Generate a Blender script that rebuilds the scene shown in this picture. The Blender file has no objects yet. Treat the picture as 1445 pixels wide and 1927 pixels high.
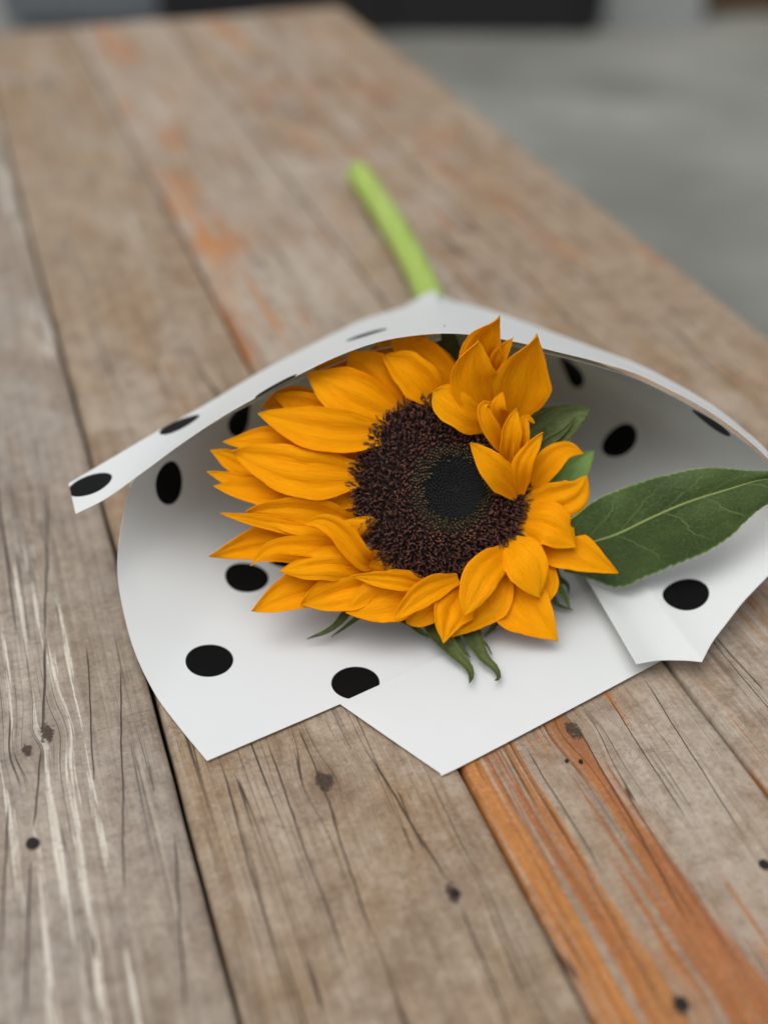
import bpy, bmesh, math, random
import numpy as np
from mathutils import Vector, Matrix

random.seed(7)
S = bpy.context.scene
COL = S.collection

# ------------------------------------------------------------------ camera
FPX = 2400.0                       # focal length in photo pixels (photo 1445 x 1927)
CX, CY = 722.5, 963.5
HC = 0.3065                        # camera height above the table top
PITCH = math.atan(1634.0 / FPX)
cam = bpy.data.cameras.new('camera')
cam.sensor_fit = 'VERTICAL'
cam.sensor_height = 24.0
cam.lens = 24.0 * FPX / 1927.0
cam.clip_start = 0.01
cam.clip_end = 1500.0
cam.dof.use_dof = True
cam.dof.focus_distance = 0.442
cam.dof.aperture_fstop = 2.6
camo = bpy.data.objects.new('camera', cam)
camo.location = (0, 0, HC)
camo.rotation_euler = (math.pi / 2 - PITCH, 0, 0)
COL.objects.link(camo)
S.camera = camo

# ------------------------------------------------------------------ sky, sun, exposure
SUN_EL, SUN_AZ = math.radians(68), math.radians(215)     # azimuth clockwise from +Y
w = bpy.data.worlds.new('World')
S.world = w
w.use_nodes = True
nt = w.node_tree
nt.nodes.clear()
sky = nt.nodes.new('ShaderNodeTexSky')
sky.sky_type = 'NISHITA'
sky.sun_disc = False
sky.sun_elevation = SUN_EL
sky.sun_rotation = SUN_AZ
sky.air_density = 1.0
sky.dust_density = 4.0
sky.ozone_density = 1.0
hs = nt.nodes.new('ShaderNodeHueSaturation')     # overcast: nearly colourless sky
hs.inputs['Saturation'].default_value = 0.30
bg = nt.nodes.new('ShaderNodeBackground')
bg.inputs['Strength'].default_value = 0.115
wo = nt.nodes.new('ShaderNodeOutputWorld')
nt.links.new(sky.outputs[0], hs.inputs['Color'])
nt.links.new(hs.outputs[0], bg.inputs['Color'])
nt.links.new(bg.outputs[0], wo.inputs['Surface'])

sun = bpy.data.lights.new('sun', 'SUN')
sun.energy = 1.25
sun.angle = math.radians(50)
sun.color = (1.0, 0.97, 0.93)
suno = bpy.data.objects.new('sun', sun)
sd = Vector((math.sin(SUN_AZ) * math.cos(SUN_EL), math.cos(SUN_AZ) * math.cos(SUN_EL), math.sin(SUN_EL)))
suno.rotation_euler = sd.to_track_quat('Z', 'Y').to_euler()
suno.location = (0, 0, 5)
COL.objects.link(suno)

vs = S.view_settings
vs.view_transform = 'Standard'
vs.look = 'None'
vs.gamma = 1.0
vs.exposure = 0.28
vs.use_curve_mapping = False
S.cycles.max_bounces = 12
S.cycles.diffuse_bounces = 4
S.cycles.transparent_max_bounces = 8

# ------------------------------------------------------------------ geometry helpers
C0 = Vector((0, 0, HC))
FW = Vector((0, math.cos(PITCH), -math.sin(PITCH)))
RT = Vector((1, 0, 0))
UP = Vector((0, math.sin(PITCH), math.cos(PITCH)))


def ray(px, py):
    return FW + RT * ((px - CX) / FPX) + UP * (-(py - CY) / FPX)


def P(px, py, z):
    """photo pixel -> point at height z above the table"""
    d = ray(px, py)
    return C0 + d * ((z - HC) / d.z)


def Q(px, py, depth):
    return C0 + ray(px, py) * depth


def proj(p):
    v = Vector(p) - C0
    d = v.dot(FW)
    return CX + FPX * v.dot(RT) / d, CY - FPX * v.dot(UP) / d, d


def catmull(pts, n):
    """n+1 points of a smooth curve through pts (equal spacing by chord length)"""
    pts = [Vector(p) for p in pts]
    if len(pts) == 2:
        return [pts[0].lerp(pts[1], i / n) for i in range(n + 1)]
    q = [pts[0] * 2 - pts[1]] + pts + [pts[-1] * 2 - pts[-2]]
    L = [0.0]
    for a, b in zip(pts[:-1], pts[1:]):
        L.append(L[-1] + max((b - a).length, 1e-9))
    out = []
    for i in range(n + 1):
        s = L[-1] * i / n
        k = 0
        while k < len(pts) - 2 and s > L[k + 1]:
            k += 1
        t = (s - L[k]) / (L[k + 1] - L[k])
        p0, p1, p2, p3 = q[k], q[k + 1], q[k + 2], q[k + 3]
        out.append(0.5 * ((2 * p1) + (p2 - p0) * t + (2 * p0 - 5 * p1 + 4 * p2 - p3) * t * t
                          + (3 * p1 - p0 - 3 * p2 + p3) * t ** 3))
    return out


def mesh_obj(name, verts, faces, mat, parent=None, smooth=True, uvs=None):
    me = bpy.data.meshes.new(name)
    me.from_pydata([tuple(v) for v in verts], [], faces)
    if uvs is not None:
        uvl = me.uv_layers.new(name='UVMap')
        idx = np.empty(len(me.loops), dtype=np.int32)
        me.loops.foreach_get('vertex_index', idx)
        uvl.data.foreach_set('uv', np.asarray(uvs, dtype=np.float32)[idx].ravel())
    if smooth:
        me.polygons.foreach_set('use_smooth', [True] * len(me.polygons))
    if mat:
        me.materials.append(mat)
    me.update()
    o = bpy.data.objects.new(name, me)
    COL.objects.link(o)
    if parent is not None:
        o.parent = parent
        o.matrix_parent_inverse = Matrix.Translation(-parent.location) if parent.type == 'EMPTY' else Matrix.Identity(4)
    return o


def grid_faces(nu, nv, off=0):
    return [(off + i * (nv + 1) + j, off + (i + 1) * (nv + 1) + j, off + (i + 1) * (nv + 1) + j + 1, off + i * (nv + 1) + j + 1)
            for i in range(nu) for j in range(nv)]


def thing(name, label, cat, loc):
    o = bpy.data.objects.new(name, None)
    o.empty_display_size = 0.02
    o.location = loc
    COL.objects.link(o)
    o['label'] = label
    o['category'] = cat
    return o


def tube(pts, radii, nseg=10, cap=True):
    vs_, fs = [], []
    n = len(pts)
    prev = None
    for i, p in enumerate(pts):
        a = pts[max(i - 1, 0)]
        b = pts[min(i + 1, n - 1)]
        t = (b - a).normalized()
        if prev is None:
            s = t.orthogonal().normalized()
        else:
            s = (prev - t * prev.dot(t)).normalized()
        prev = s
        q = t.cross(s)
        for k in range(nseg):
            an = 2 * math.pi * k / nseg
            vs_.append(p + (s * math.cos(an) + q * math.sin(an)) * radii[i])
    for i in range(n - 1):
        for k in range(nseg):
            k2 = (k + 1) % nseg
            fs.append((i * nseg + k, i * nseg + k2, (i + 1) * nseg + k2, (i + 1) * nseg + k))
    if cap:
        fs.append(tuple(range(nseg))[::-1])
        fs.append(tuple((n - 1) * nseg + k for k in range(nseg)))
    return vs_, fs


def solid(o, th, off=-1.0):
    m = o.modifiers.new('thickness', 'SOLIDIFY')
    m.thickness = th
    m.offset = off
    e = o.modifiers.new('sharp_rim', 'EDGE_SPLIT')
    e.split_angle = math.radians(50)
    return o


# ------------------------------------------------------------------ shader helpers
class NT:
    def __init__(self, name):
        self.m = bpy.data.materials.new(name)
        self.m.use_nodes = True
        self.t = self.m.node_tree
        self.t.nodes.clear()
        self.out = self.t.nodes.new('ShaderNodeOutputMaterial')
        self.b = self.t.nodes.new('ShaderNodeBsdfPrincipled')
        self.t.links.new(self.b.outputs[0], self.out.inputs['Surface'])

    def put(self, sock, v):
        if hasattr(v, 'is_output'):
            self.t.links.new(v, sock)
        else:
            sock.default_value = v

    def math(self, op, a, b=None, c=None, clamp=False):
        n = self.t.nodes.new('ShaderNodeMath')
        n.operation = op
        n.use_clamp = clamp
        self.put(n.inputs[0], a)
        if b is not None:
            self.put(n.inputs[1], b)
        if c is not None:
            self.put(n.inputs[2], c)
        return n.outputs[0]

    def add(self, a, b): return self.math('ADD', a, b)
    def sub(self, a, b): return self.math('SUBTRACT', a, b)
    def mul(self, a, b): return self.math('MULTIPLY', a, b)

    def step(self, v, lo, hi, a=0.0, b=1.0):
        n = self.t.nodes.new('ShaderNodeMapRange')
        n.interpolation_type = 'SMOOTHSTEP'
        self.put(n.inputs[0], v)
        n.inputs[1].default_value = lo
        n.inputs[2].default_value = hi
        n.inputs[3].default_value = a
        n.inputs[4].default_value = b
        return n.outputs[0]

    def lin(self, v, lo, hi, a=0.0, b=1.0):
        n = self.t.nodes.new('ShaderNodeMapRange')
        self.put(n.inputs[0], v)
        n.inputs[1].default_value = lo
        n.inputs[2].default_value = hi
        n.inputs[3].default_value = a
        n.inputs[4].default_value = b
        return n.outputs[0]

    def coord(self, which='Object'):
        return self.t.nodes.new('ShaderNodeTexCoord').outputs[which]

    def sep(self, v):
        n = self.t.nodes.new('ShaderNodeSeparateXYZ')
        self.put(n.inputs[0], v)
        return n.outputs

    def comb(self, x, y, z=0.0):
        n = self.t.nodes.new('ShaderNodeCombineXYZ')
        self.put(n.inputs[0], x)
        self.put(n.inputs[1], y)
        self.put(n.inputs[2], z)
        return n.outputs[0]

    def vscale(self, v, s, off=(0, 0, 0)):
        n = self.t.nodes.new('ShaderNodeMapping')
        self.put(n.inputs[0], v)
        n.inputs['Scale'].default_value = s
        n.inputs['Location'].default_value = off
        return n.outputs[0]

    def noise(self, v, scale=1.0, detail=3.0, rough=0.5, dist=0.0):
        n = self.t.nodes.new('ShaderNodeTexNoise')
        self.put(n.inputs['Vector'], v)
        n.inputs['Scale'].default_value = scale
        n.inputs['Detail'].default_value = detail
        n.inputs['Roughness'].default_value = rough
        n.inputs['Distortion'].default_value = dist
        return n.outputs[0]

    def mix(self, f, a, b, mode='MIX'):
        n = self.t.nodes.new('ShaderNodeMix')
        n.data_type = 'RGBA'
        n.blend_type = mode
        self.put(n.inputs[0], f)
        for k, v in ((6, a), (7, b)):
            if isinstance(v, tuple) and len(v) == 3:
                v = v + (1.0,)
            self.put(n.inputs[k], v)
        return n.outputs[2]

    def dist(self, v, c):
        n = self.t.nodes.new('ShaderNodeVectorMath')
        n.operation = 'DISTANCE'
        self.put(n.inputs[0], v)
        n.inputs[1].default_value = c
        return n.outputs['Value']

    def bump(self, h, strength=0.5, dist=0.001):
        n = self.t.nodes.new('ShaderNodeBump')
        n.inputs['Strength'].default_value = strength
        n.inputs['Distance'].default_value = dist
        self.put(n.inputs['Height'], h)
        self.t.links.new(n.outputs[0], self.b.inputs['Normal'])
        return n.outputs[0]

    def translucent(self, color, fac, normal=None):
        tr = self.t.nodes.new('ShaderNodeBsdfTranslucent')
        self.put(tr.inputs[0], color if not isinstance(color, tuple) else color + (1.0,))
        if normal is not None:
            self.t.links.new(normal, tr.inputs['Normal'])
        mx = self.t.nodes.new('ShaderNodeMixShader')
        mx.inputs[0].default_value = fac
        self.t.links.new(self.b.outputs[0], mx.inputs[1])
        self.t.links.new(tr.outputs[0], mx.inputs[2])
        self.t.links.new(mx.outputs[0], self.out.inputs['Surface'])

    def base(self, c): self.put(self.b.inputs['Base Color'], c if not isinstance(c, tuple) else c + (1.0,))
    def rough(self, v): self.put(self.b.inputs['Roughness'], v)
    def spec(self, v): self.put(self.b.inputs['Specular IOR Level'], v)


def srgb(r, g, b):
    f = lambda c: (c / 255 / 12.92) if c / 255 <= 0.04045 else ((c / 255 + 0.055) / 1.055) ** 2.4
    return (f(r), f(g), f(b))


# ------------------------------------------------------------------ ground
GZ = -0.75
g = NT('concrete_ground')
co = g.coord('Object')
n1 = g.noise(co, 1.3, 4, 0.55)
n2 = g.noise(co, 60, 3, 0.6)
c = g.mix(g.step(n1, 0.3, 0.72), srgb(100, 101, 94), srgb(132, 133, 126))
pt = g.noise(g.vscale(co, (0.9, 1.7, 1), (1.3, 0.4, 0)), 1.0, 4, 0.6)
c = g.mix(g.mul(g.step(pt, 0.54, 0.68), 0.35), c, srgb(176, 178, 172))
c = g.mix(g.mul(n2, 0.35), c, srgb(90, 88, 82))
g.base(c)
g.rough(0.9)
g.bump(n2, 0.4, 0.004)
gr = mesh_obj('ground', [(-400, -400, GZ), (400, -400, GZ), (400, 600, GZ), (-400, 600, GZ)], [(0, 1, 2, 3)], g.m, smooth=False)
gr['kind'] = 'structure'

# ------------------------------------------------------------------ wooden table
AZ = math.atan(963.0 / (FPX / math.cos(PITCH)))
U_ = Vector((-math.sin(AZ), math.cos(AZ), 0))      # along the planks
W_ = Vector((math.cos(AZ), math.sin(AZ), 0))       # across the planks
wg1 = P(455, 1927, 0).dot(W_)
PW = (P(1120, 1927, 0) - P(455, 1927, 0)).dot(W_)  # plank pitch, about 9 cm
FAR = P(310, 30, 0).dot(U_)
NEAR = -0.40
TT = 0.035
IDX = [-3, -2, -1, 0, 1, 2, 3]


def plank_xy(px, py, k):
    p = P(px, py, 0)
    return p.dot(W_) - (wg1 + k * PW), p.dot(U_)


def wood(k, grey, brown, dark, seed, orange=(), white=(), cracks=(), knots=(), stain=0.5, crk=0.5, wav=0.008):
    m = NT('weathered_wood')
    co = m.coord('Object')
    so = m.sep(co)
    x, y = so[0], so[1]
    v0 = m.comb(x, y, seed * 3.17)
    # wavy grain: push x sideways with a slow noise; push it round the knots
    wv = m.noise(m.vscale(v0, (9, 3.2, 1)), 1.0, 2, 0.5)
    xw = m.add(x, m.mul(m.sub(wv, 0.5), wav))
    kn_mask = None
    halo = None
    for (kx, ky, kr) in knots:
        dx = m.sub(x, kx)
        dy = m.mul(m.sub(y, ky), 0.6)
        d2 = m.add(m.mul(dx, dx), m.mul(dy, dy))
        fall = m.math('EXPONENT', m.mul(d2, -1.0 / (2 * (kr * 2.0) ** 2)))
        xw = m.sub(xw, m.mul(m.mul(fall, dx), 0.7))
        dd = m.math('SQRT', d2)
        nz = m.noise(v0, 420, 3, 0.65)
        km = m.step(m.add(dd, m.mul(m.sub(nz, 0.5), kr * 2.2)), kr * 1.0, kr * 0.55)
        kn_mask = km if kn_mask is None else m.math('MAXIMUM', kn_mask, km)
        halo = fall if halo is None else m.math('MAXIMUM', halo, fall)
    vw = m.comb(xw, y, seed * 3.17)
    fib = m.noise(m.vscale(vw, (1500, 40, 1)), 1.0, 3, 0.65)
    fib2 = m.noise(m.vscale(vw, (420, 5, 1)), 1.0, 4, 0.6)
    brd = m.noise(m.vscale(vw, (60, 2.2, 1)), 1.0, 3, 0.55)
    blo = m.noise(v0, 17, 4, 0.6)
    mot = m.noise(v0, 620, 3, 0.7)
    mid = m.noise(v0, 130, 3, 0.65)
    blo2 = m.noise(m.vscale(v0, (60, 26, 1), (3, 5, 0)), 1.0, 4, 0.65)
    c = m.mix(m.step(m.add(m.mul(brd, 0.5), m.mul(blo, 0.5)), 0.40, 0.62), grey, brown)
    pal = m.noise(m.vscale(v0, (22, 8, 1), (0, 9, 0)), 1.0, 3, 0.6)
    c = m.mix(m.mul(m.step(pal, 0.48, 0.66), 0.42), c, srgb(188, 178, 166))
    c = m.mix(m.mul(m.step(blo2, 0.48, 0.74), stain), c, dark)
    c = m.mix(m.mul(m.step(mid, 0.46, 0.72), 0.42), c, dark)
    c = m.mix(m.mul(m.step(mid, 0.50, 0.30), 0.26), c, srgb(196, 186, 172))
    c = m.mix(m.mul(m.step(fib2, 0.46, 0.75), 0.34), c, dark)
    c = m.mix(m.mul(m.step(fib2, 0.46, 0.25), 0.30), c, srgb(200, 190, 176))
    # faint brown cross-veins
    vn = m.noise(m.vscale(v0, (30, 85, 1), (1.7, 0, 0)), 1.0, 5, 0.66, 0.6)
    ln = m.step(m.math('ABSOLUTE', m.sub(vn, 0.5)), 0.014, 0.0)
    lm = m.step(m.noise(v0, 26, 2, 0.5), 0.44, 0.60)
    c = m.mix(m.mul(m.mul(ln, lm), 0.42), c, srgb(104, 76, 52))
    # old varnish
    om = None
    for (x0, hw, amt, y0, y1) in orange:
        d = m.math('ABSOLUTE', m.sub(xw, x0))
        band = m.lin(d, 0.0, hw, 1.0, 0.0)
        band = m.math('MULTIPLY', band, m.step(y, y0 - 0.03, y0 + 0.03))
        band = m.math('MULTIPLY', band, m.step(y, y1 + 0.05, y1 - 0.05))
        band = m.mul(band, amt)
        om = band if om is None else m.math('MAXIMUM', om, band)
    if om is not None:
        st = m.noise(m.vscale(vw, (300, 5.0, 1), (0, 2.2, 0)), 1.0, 5, 0.68)
        sum_ = m.add(om, m.mul(m.sub(st, 0.5), 3.0))
        sum_ = m.add(sum_, m.mul(m.sub(m.noise(m.vscale(v0, (26, 14, 1), (2, 0, 0)), 1.0, 2, 0.5), 0.5), 1.3))
        thin = m.step(m.noise(m.vscale(vw, (620, 5, 1), (0, 6, 0)), 1.0, 2, 0.6), 0.30, 0.44)
        msk = m.mul(m.step(sum_, 0.40, 0.58), thin)
        oc = m.mix(m.step(brd, 0.40, 0.60), srgb(182, 114, 38), srgb(160, 92, 40))
        oc = m.mix(m.mul(m.step(fib2, 0.5, 0.30), 0.6), oc, srgb(196, 130, 56))
        oc = m.mix(m.mul(m.step(fib2, 0.5, 0.72), 0.6), oc, srgb(104, 54, 28))
        oc = m.mix(m.mul(m.step(mid, 0.46, 0.75), 0.4), oc, srgb(134, 82, 44))
        c = m.mix(m.mul(msk, 0.9), c, oc)
    wm = None
    for (x0, hw, amt, y0, y1) in white:
        d = m.math('ABSOLUTE', m.sub(xw, x0))
        band = m.mul(m.lin(d, 0.0, hw, 1.0, 0.0), amt)
        band = m.math('MULTIPLY', band, m.step(y, y0 - 0.03, y0 + 0.03))
        band = m.math('MULTIPLY', band, m.step(y, y1 + 0.05, y1 - 0.05))
        wm = band if wm is None else m.math('MAXIMUM', wm, band)
    if wm is not None:
        st = m.noise(m.vscale(vw, (560, 20.0, 1), (5, 1.2, 0)), 1.0, 5, 0.70)
        st2 = m.noise(m.vscale(vw, (150, 9.0, 1), (1, 7.2, 0)), 1.0, 2, 0.6)
        msk = m.step(m.add(m.add(wm, m.mul(m.sub(st, 0.5), 2.6)), m.mul(m.sub(st2, 0.5), 1.6)), 0.87, 0.99)
        c = m.mix(m.mul(msk, 0.80), c, srgb(222, 217, 206))
    # fine fibre and mottling
    c = m.mix(m.mul(m.step(fib, 0.42, 0.72), 0.30), c, dark)
    c = m.mix(m.mul(m.step(mot, 0.50, 0.72), 0.40), c, dark)
    c = m.mix(m.mul(m.step(mot, 0.48, 0.28), 0.20), c, srgb(206, 194, 176))
    # drying cracks along the grain: thin level lines of a long noise
    cn = m.noise(m.vscale(vw, (80, 1.3, 1), (7.7, 0, 0)), 1.0, 3, 0.5)
    ck = None
    for lv, wd_, off in ((0.5, 0.0055, 1.4), (0.42, 0.0045, 4.4)):
        l_ = m.step(m.math('ABSOLUTE', m.sub(cn, lv)), wd_, wd_ * 0.25)
        cm = m.step(m.noise(m.vscale(v0, (30, 7, 1), (0, off, 0)), 1.0, 2, 0.5), 0.47, 0.60)
        l_ = m.mul(l_, cm)
        ck = l_ if ck is None else m.math('MAXIMUM', ck, l_)
    cn3 = m.noise(m.vscale(vw, (420, 5, 1), (2.7, 0, 0)), 1.0, 2, 0.5)
    c3 = m.mul(m.step(m.math('ABSOLUTE', m.sub(cn3, 0.45)), 0.022, 0.003),
               m.step(m.noise(m.vscale(v0, (60, 12, 1), (9, 1, 0)), 1.0, 1, 0.5), 0.56, 0.70))
    ck = m.math('MAXIMUM', ck, m.mul(c3, 0.45))
    wob = m.mul(m.sub(m.noise(m.vscale(v0, (4, 16, 1)), 1.0, 5, 0.62), 0.5), 0.0034)
    for (xa, ya, xb, yb, hw) in cracks:
        tt = m.lin(y, ya, yb, 0.0, 1.0)
        xc = m.add(m.add(xa, m.mul(tt, xb - xa)), wob)
        d = m.math('ABSOLUTE', m.sub(x, xc))
        env = m.mul(m.step(tt, 0.0, 0.12), m.step(tt, 1.0, 0.85))
        ck = m.math('MAXIMUM', ck, m.mul(m.step(d, hw * 0.95, hw * 0.3), env))
    c = m.mix(m.mul(ck, crk + 0.35), c, srgb(50, 40, 32))
    h = m.add(m.mul(fib, 0.30), m.mul(mot, 0.45))
    h = m.add(h, m.mul(fib2, 0.45))
    h = m.add(h, m.mul(mid, 0.4))
    h = m.sub(h, m.mul(ck, 1.8))
    if kn_mask is not None:
        c = m.mix(m.mul(halo, 0.35), c, dark)
        kc = m.mix(m.noise(m.vscale(v0, (900, 500, 1)), 1.0, 3, 0.7), srgb(26, 21, 18), srgb(92, 78, 64))
        c = m.mix(m.mul(kn_mask, 0.95), c, kc)
        h = m.sub(h, m.mul(kn_mask, m.mul(m.noise(v0, 900, 2, 0.6), 1.6)))
    m.base(m.mix(1.0, c, (0.90, 0.885, 0.845), 'MULTIPLY'))
    m.rough(m.lin(fib2, 0.3, 0.7, 0.60, 0.80))
    m.spec(0.35)
    m.bump(h, 0.6, 0.0011)
    return m.m


def pxy(px, py, k):
    return plank_xy(px, py, k)


def knot(px, py, k, r):
    a = pxy(px, py, k)
    return (a[0], a[1], r)


def crack(p0, p1, k, hw=0.0004):
    a, b = pxy(*p0, k), pxy(*p1, k)
    if a[1] > b[1]:
        a, b = b, a
    return (a[0], a[1], b[0], b[1], hw)


G1, B1, D1 = srgb(158, 150, 141), srgb(147, 133, 119), srgb(106, 92, 80)
G2, B2, D2 = srgb(156, 140, 121), srgb(150, 126, 99), srgb(104, 82, 63)
G3, B3, D3 = srgb(168, 156, 143), srgb(158, 138, 117), srgb(114, 92, 73)
mats = {
    -3: wood(-3, G1, B1, D1, 1),
    -2: wood(-2, G2, B2, D2, 2),
    -1: wood(-1, G1, B1, D1, 3.3,
             white=[(0.036, 0.006, 0.85, -0.2, 0.36), (0.043, 0.005, 1.0, -0.2, 0.40), (0.050, 0.004, 0.95, -0.2, 0.47), (0.056, 0.006, 1.0, 0.05, 0.48), (0.0635, 0.004, 0.95, 0.0, 0.47), (0.083, 0.010, 0.85, 0.6, 1.0)], wav=0.004,
             cracks=[crack((84, 1200), (80, 1382), -1, 0.0006), crack((80, 1400), (62, 1560), -1, 0.0004),
                     crack((92, 900), (84, 1200), -1, 0.0005), crack((60, 1605), (48, 1927), -1, 0.0004),
                     crack((162, 1210), (178, 1480), -1, 0.00035), crack((225, 1240), (236, 1700), -1, 0.00035),
                     crack((330, 1560), (350, 1900), -1, 0.0004), crack((15, 1500), (5, 1800), -1, 0.0004)],
             knots=[knot(88, 1380, -1, 0.0028), knot(52, 1412, -1, 0.0020)]),
    0: wood(0, G2, B2, D2, 4.1,
            cracks=[crack((415, 1430), (520, 1800), 0), crack((500, 1390), (660, 1830), 0),
                    crack((560, 1365), (640, 1560), 0, 0.0003), crack((610, 1480), (700, 1760), 0, 0.0004),
                    crack((690, 1410), (845, 1660), 0, 0.0005), crack((865, 1700), (960, 1927), 0, 0.0004),
                    crack((745, 1480), (800, 1600), 0, 0.0003)],
            knots=[knot(612, 1468, 0, 0.0030), knot(852, 1680, 0, 0.0026)],
            ),
    1: wood(1, G3, B3, D3, 5.7,
            orange=[(0.004, 0.018, 0.95, 0.0, 0.46), (0.016, 0.014, 0.75, 0.0, 0.46), (0.041, 0.013, 0.98, -0.1, 0.45),
                    (0.058, 0.010, 0.45, -0.1, 0.36), (0.014, 0.036, 0.62, 0.58, 0.88), (0.03, 0.03, 0.40, 0.9, 1.5)],
            cracks=[crack((1075, 1340), (1300, 1750), 1, 0.0004), crack((1140, 1300), (1290, 1540), 1, 0.0003),
                    crack((990, 1400), (1130, 1640), 1, 0.0003), crack((1210, 1270), (1400, 1580), 1, 0.0003),
                    crack((1010, 1480), (1250, 1900), 1, 0.0003)],
            knots=[knot(1080, 1373, 1, 0.0029), knot(1280, 1890, 1, 0.0022)]),
    2: wood(2, G3, B2, D2, 6.2, stain=0.75, orange=[(0.045, 0.035, 0.35, 0.7, 1.5)],
            cracks=[crack((1330, 1180), (1440, 1300), 2, 0.0004)]),
    3: wood(3, G2, B2, D2, 7.9, stain=0.6, orange=[(0.04, 0.03, 0.30, 0.6, 1.5)]),
}

tab = thing('wooden_table', 'weathered wooden plank table with worn orange varnish under the wrapped sunflower', 'table', (0, 0, GZ))


def plank(k):
    rnd = random.Random(40 + k)
    ny, gap = 150, 0.00040 if k < 1 else 0.00030
    prof_t = [0.0, 0.0004, 0.0011, 0.0024]
    zs = [-0.0022, -0.0008, -0.0002, 0.0]
    ph = [rnd.uniform(0, 6.28) for _ in range(8)]
    f = lambda y, a: (0.55 * math.sin(y * 9 + ph[a]) + 0.4 * math.sin(y * 23 + ph[a + 1]) + 0.35 * math.sin(y * 61 + ph[a + 2])
                      + 0.25 * math.sin(y * 143 + ph[a + 3])) * 0.00030
    verts = []
    end0, end1 = NEAR - rnd.uniform(0, 0.006), FAR + rnd.uniform(-0.005, 0.003)
    for i in range(ny + 1):
        y = end0 + (end1 - end0) * i / ny
        xl = gap + f(y, 0) + 0.0003
        xr = PW - gap + f(y, 4) - 0.0003
        drop = 0.0
        e = min(i, ny - i)
        if e == 0:
            drop = 0.003
        elif e == 1:
            drop = 0.0006
        row = [(xl, y, -TT)]
        for t, z in zip(prof_t, zs):
            row.append((xl + t, y, z - drop))
        for s in (0.2, 0.35, 0.5, 0.65, 0.8):
            cup = -0.0004 * math.sin(math.pi * s)
            row.append((xl + (xr - xl) * s, y, cup - drop))
        for t, z in zip(prof_t[::-1], zs[::-1]):
            row.append((xr - t, y, z - drop))
        row.append((xr, y, -TT))
        verts += row
    n = len(row)
    faces = []
    for i in range(ny):
        for j in range(n):
            j2 = (j + 1) % n
            faces.append((i * n + j, (i + 1) * n + j, (i + 1) * n + j2, i * n + j2)[::-1])
    faces.append(tuple(range(n))[::-1])
    faces.append(tuple(ny * n + j for j in range(n)))
    o = mesh_obj('plank', verts, faces, mats[k], smooth=True)
    o.matrix_world = Matrix.Translation(W_ * (wg1 + k * PW)) @ Matrix.Rotation(AZ, 4, 'Z')
    mw = o.matrix_world.copy()
    o.parent = tab
    o.matrix_parent_inverse = Matrix.Translation((0, 0, -GZ))
    o.matrix_basis = mw
    return o


planks = {k: plank(k) for k in IDX}


def tbox(name, w0, w1, u0, u1, z0, z1, mat, parent=tab):
    vs_ = []
    for z in (z0, z1):
        for a, b in ((w0, u0), (w1, u0), (w1, u1), (w0, u1)):
            p = W_ * a + U_ * b
            vs_.append((p.x, p.y, z))
    fs = [(3, 2, 1, 0), (4, 5, 6, 7), (0, 1, 5, 4), (1, 2, 6, 5), (2, 3, 7, 6), (3, 0, 4, 7)]
    return mesh_obj(name, vs_, fs, mat, parent, smooth=False)


wl, wr = wg1 - 3 * PW + 0.03, wg1 + 4 * PW - 0.03
frame_m = wood(9, srgb(120, 100, 80), srgb(100, 80, 62), srgb(70, 54, 42), 11.0)
for ub in (NEAR + 0.10, (NEAR + FAR) / 2, FAR - 0.10):
    tbox('batten', wl + 0.002, wr - 0.002, ub - 0.03, ub + 0.03, -TT - 0.045, -TT + 0.0006, frame_m)
for ub in (NEAR + 0.10, FAR - 0.10):
    for wb in (wl + 0.02, wr - 0.09):
        tbox('leg', wb, wb + 0.07, ub - 0.028, ub + 0.028, GZ, -TT - 0.044, frame_m)

# nails sunk in the planks
nm = NT('rusted_iron')
nm.base(nm.mix(nm.noise(nm.coord('Object'), 900, 3, 0.6), srgb(16, 15, 15), srgb(44, 37, 33)))
nm.rough(0.6)
nm.b.inputs['Metallic'].default_value = 0.4
NR = 12
nverts = [(0, 0, 0.00012)]
for r, z in ((0.45, 0.00008), (0.8, 0.0), (1.0, 0.0002), (1.12, -0.0003)):
    for a in range(NR):
        nverts.append((0.0019 * r * math.cos(2 * math.pi * a / NR), 0.0022 * r * math.sin(2 * math.pi * a / NR), z))
nf = [(0, 1 + a, 1 + (a + 1) % NR) for a in range(NR)]
for q in range(3):
    for a in range(NR):
        b = (a + 1) % NR
        nf.append((1 + q * NR + a, 1 + (q + 1) * NR + a, 1 + (q + 1) * NR + b, 1 + q * NR + b))
nail_src = None
for (px, py, k, s) in ((62, 1588, -1, 1.0), (1437, 1628, 1, 0.8), (1282, 1889, 1, 0.85), (856, 1682, 0, 0.6), (1092, 1434, 1, 0.35), (1066, 1433, 1, 0.3)):
    x, y = plank_xy(px, py, k)
    if nail_src is None:
        nail_src = mesh_obj('nail', nverts, nf, nm.m)
        o = nail_src
    else:
        o = nail_src.copy()
        COL.objects.link(o)
    o.parent = planks[k]
    o.location = (x, y, 0.0005)
    o.scale = (s, s, 1)

# ------------------------------------------------------------------ things far behind, on the concrete


def ground_pt(px, py):
    return P(px, py, GZ)


def plain(name, c1, c2, sc, rough=0.8, bump=0.3):
    m = NT(name)
    n = m.noise(m.coord('Object'), sc, 4, 0.6)
    m.base(m.mix(m.step(n, 0.3, 0.7), c1, c2))
    m.rough(rough)
    m.bump(n, bump, 0.004)
    return m.m


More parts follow.
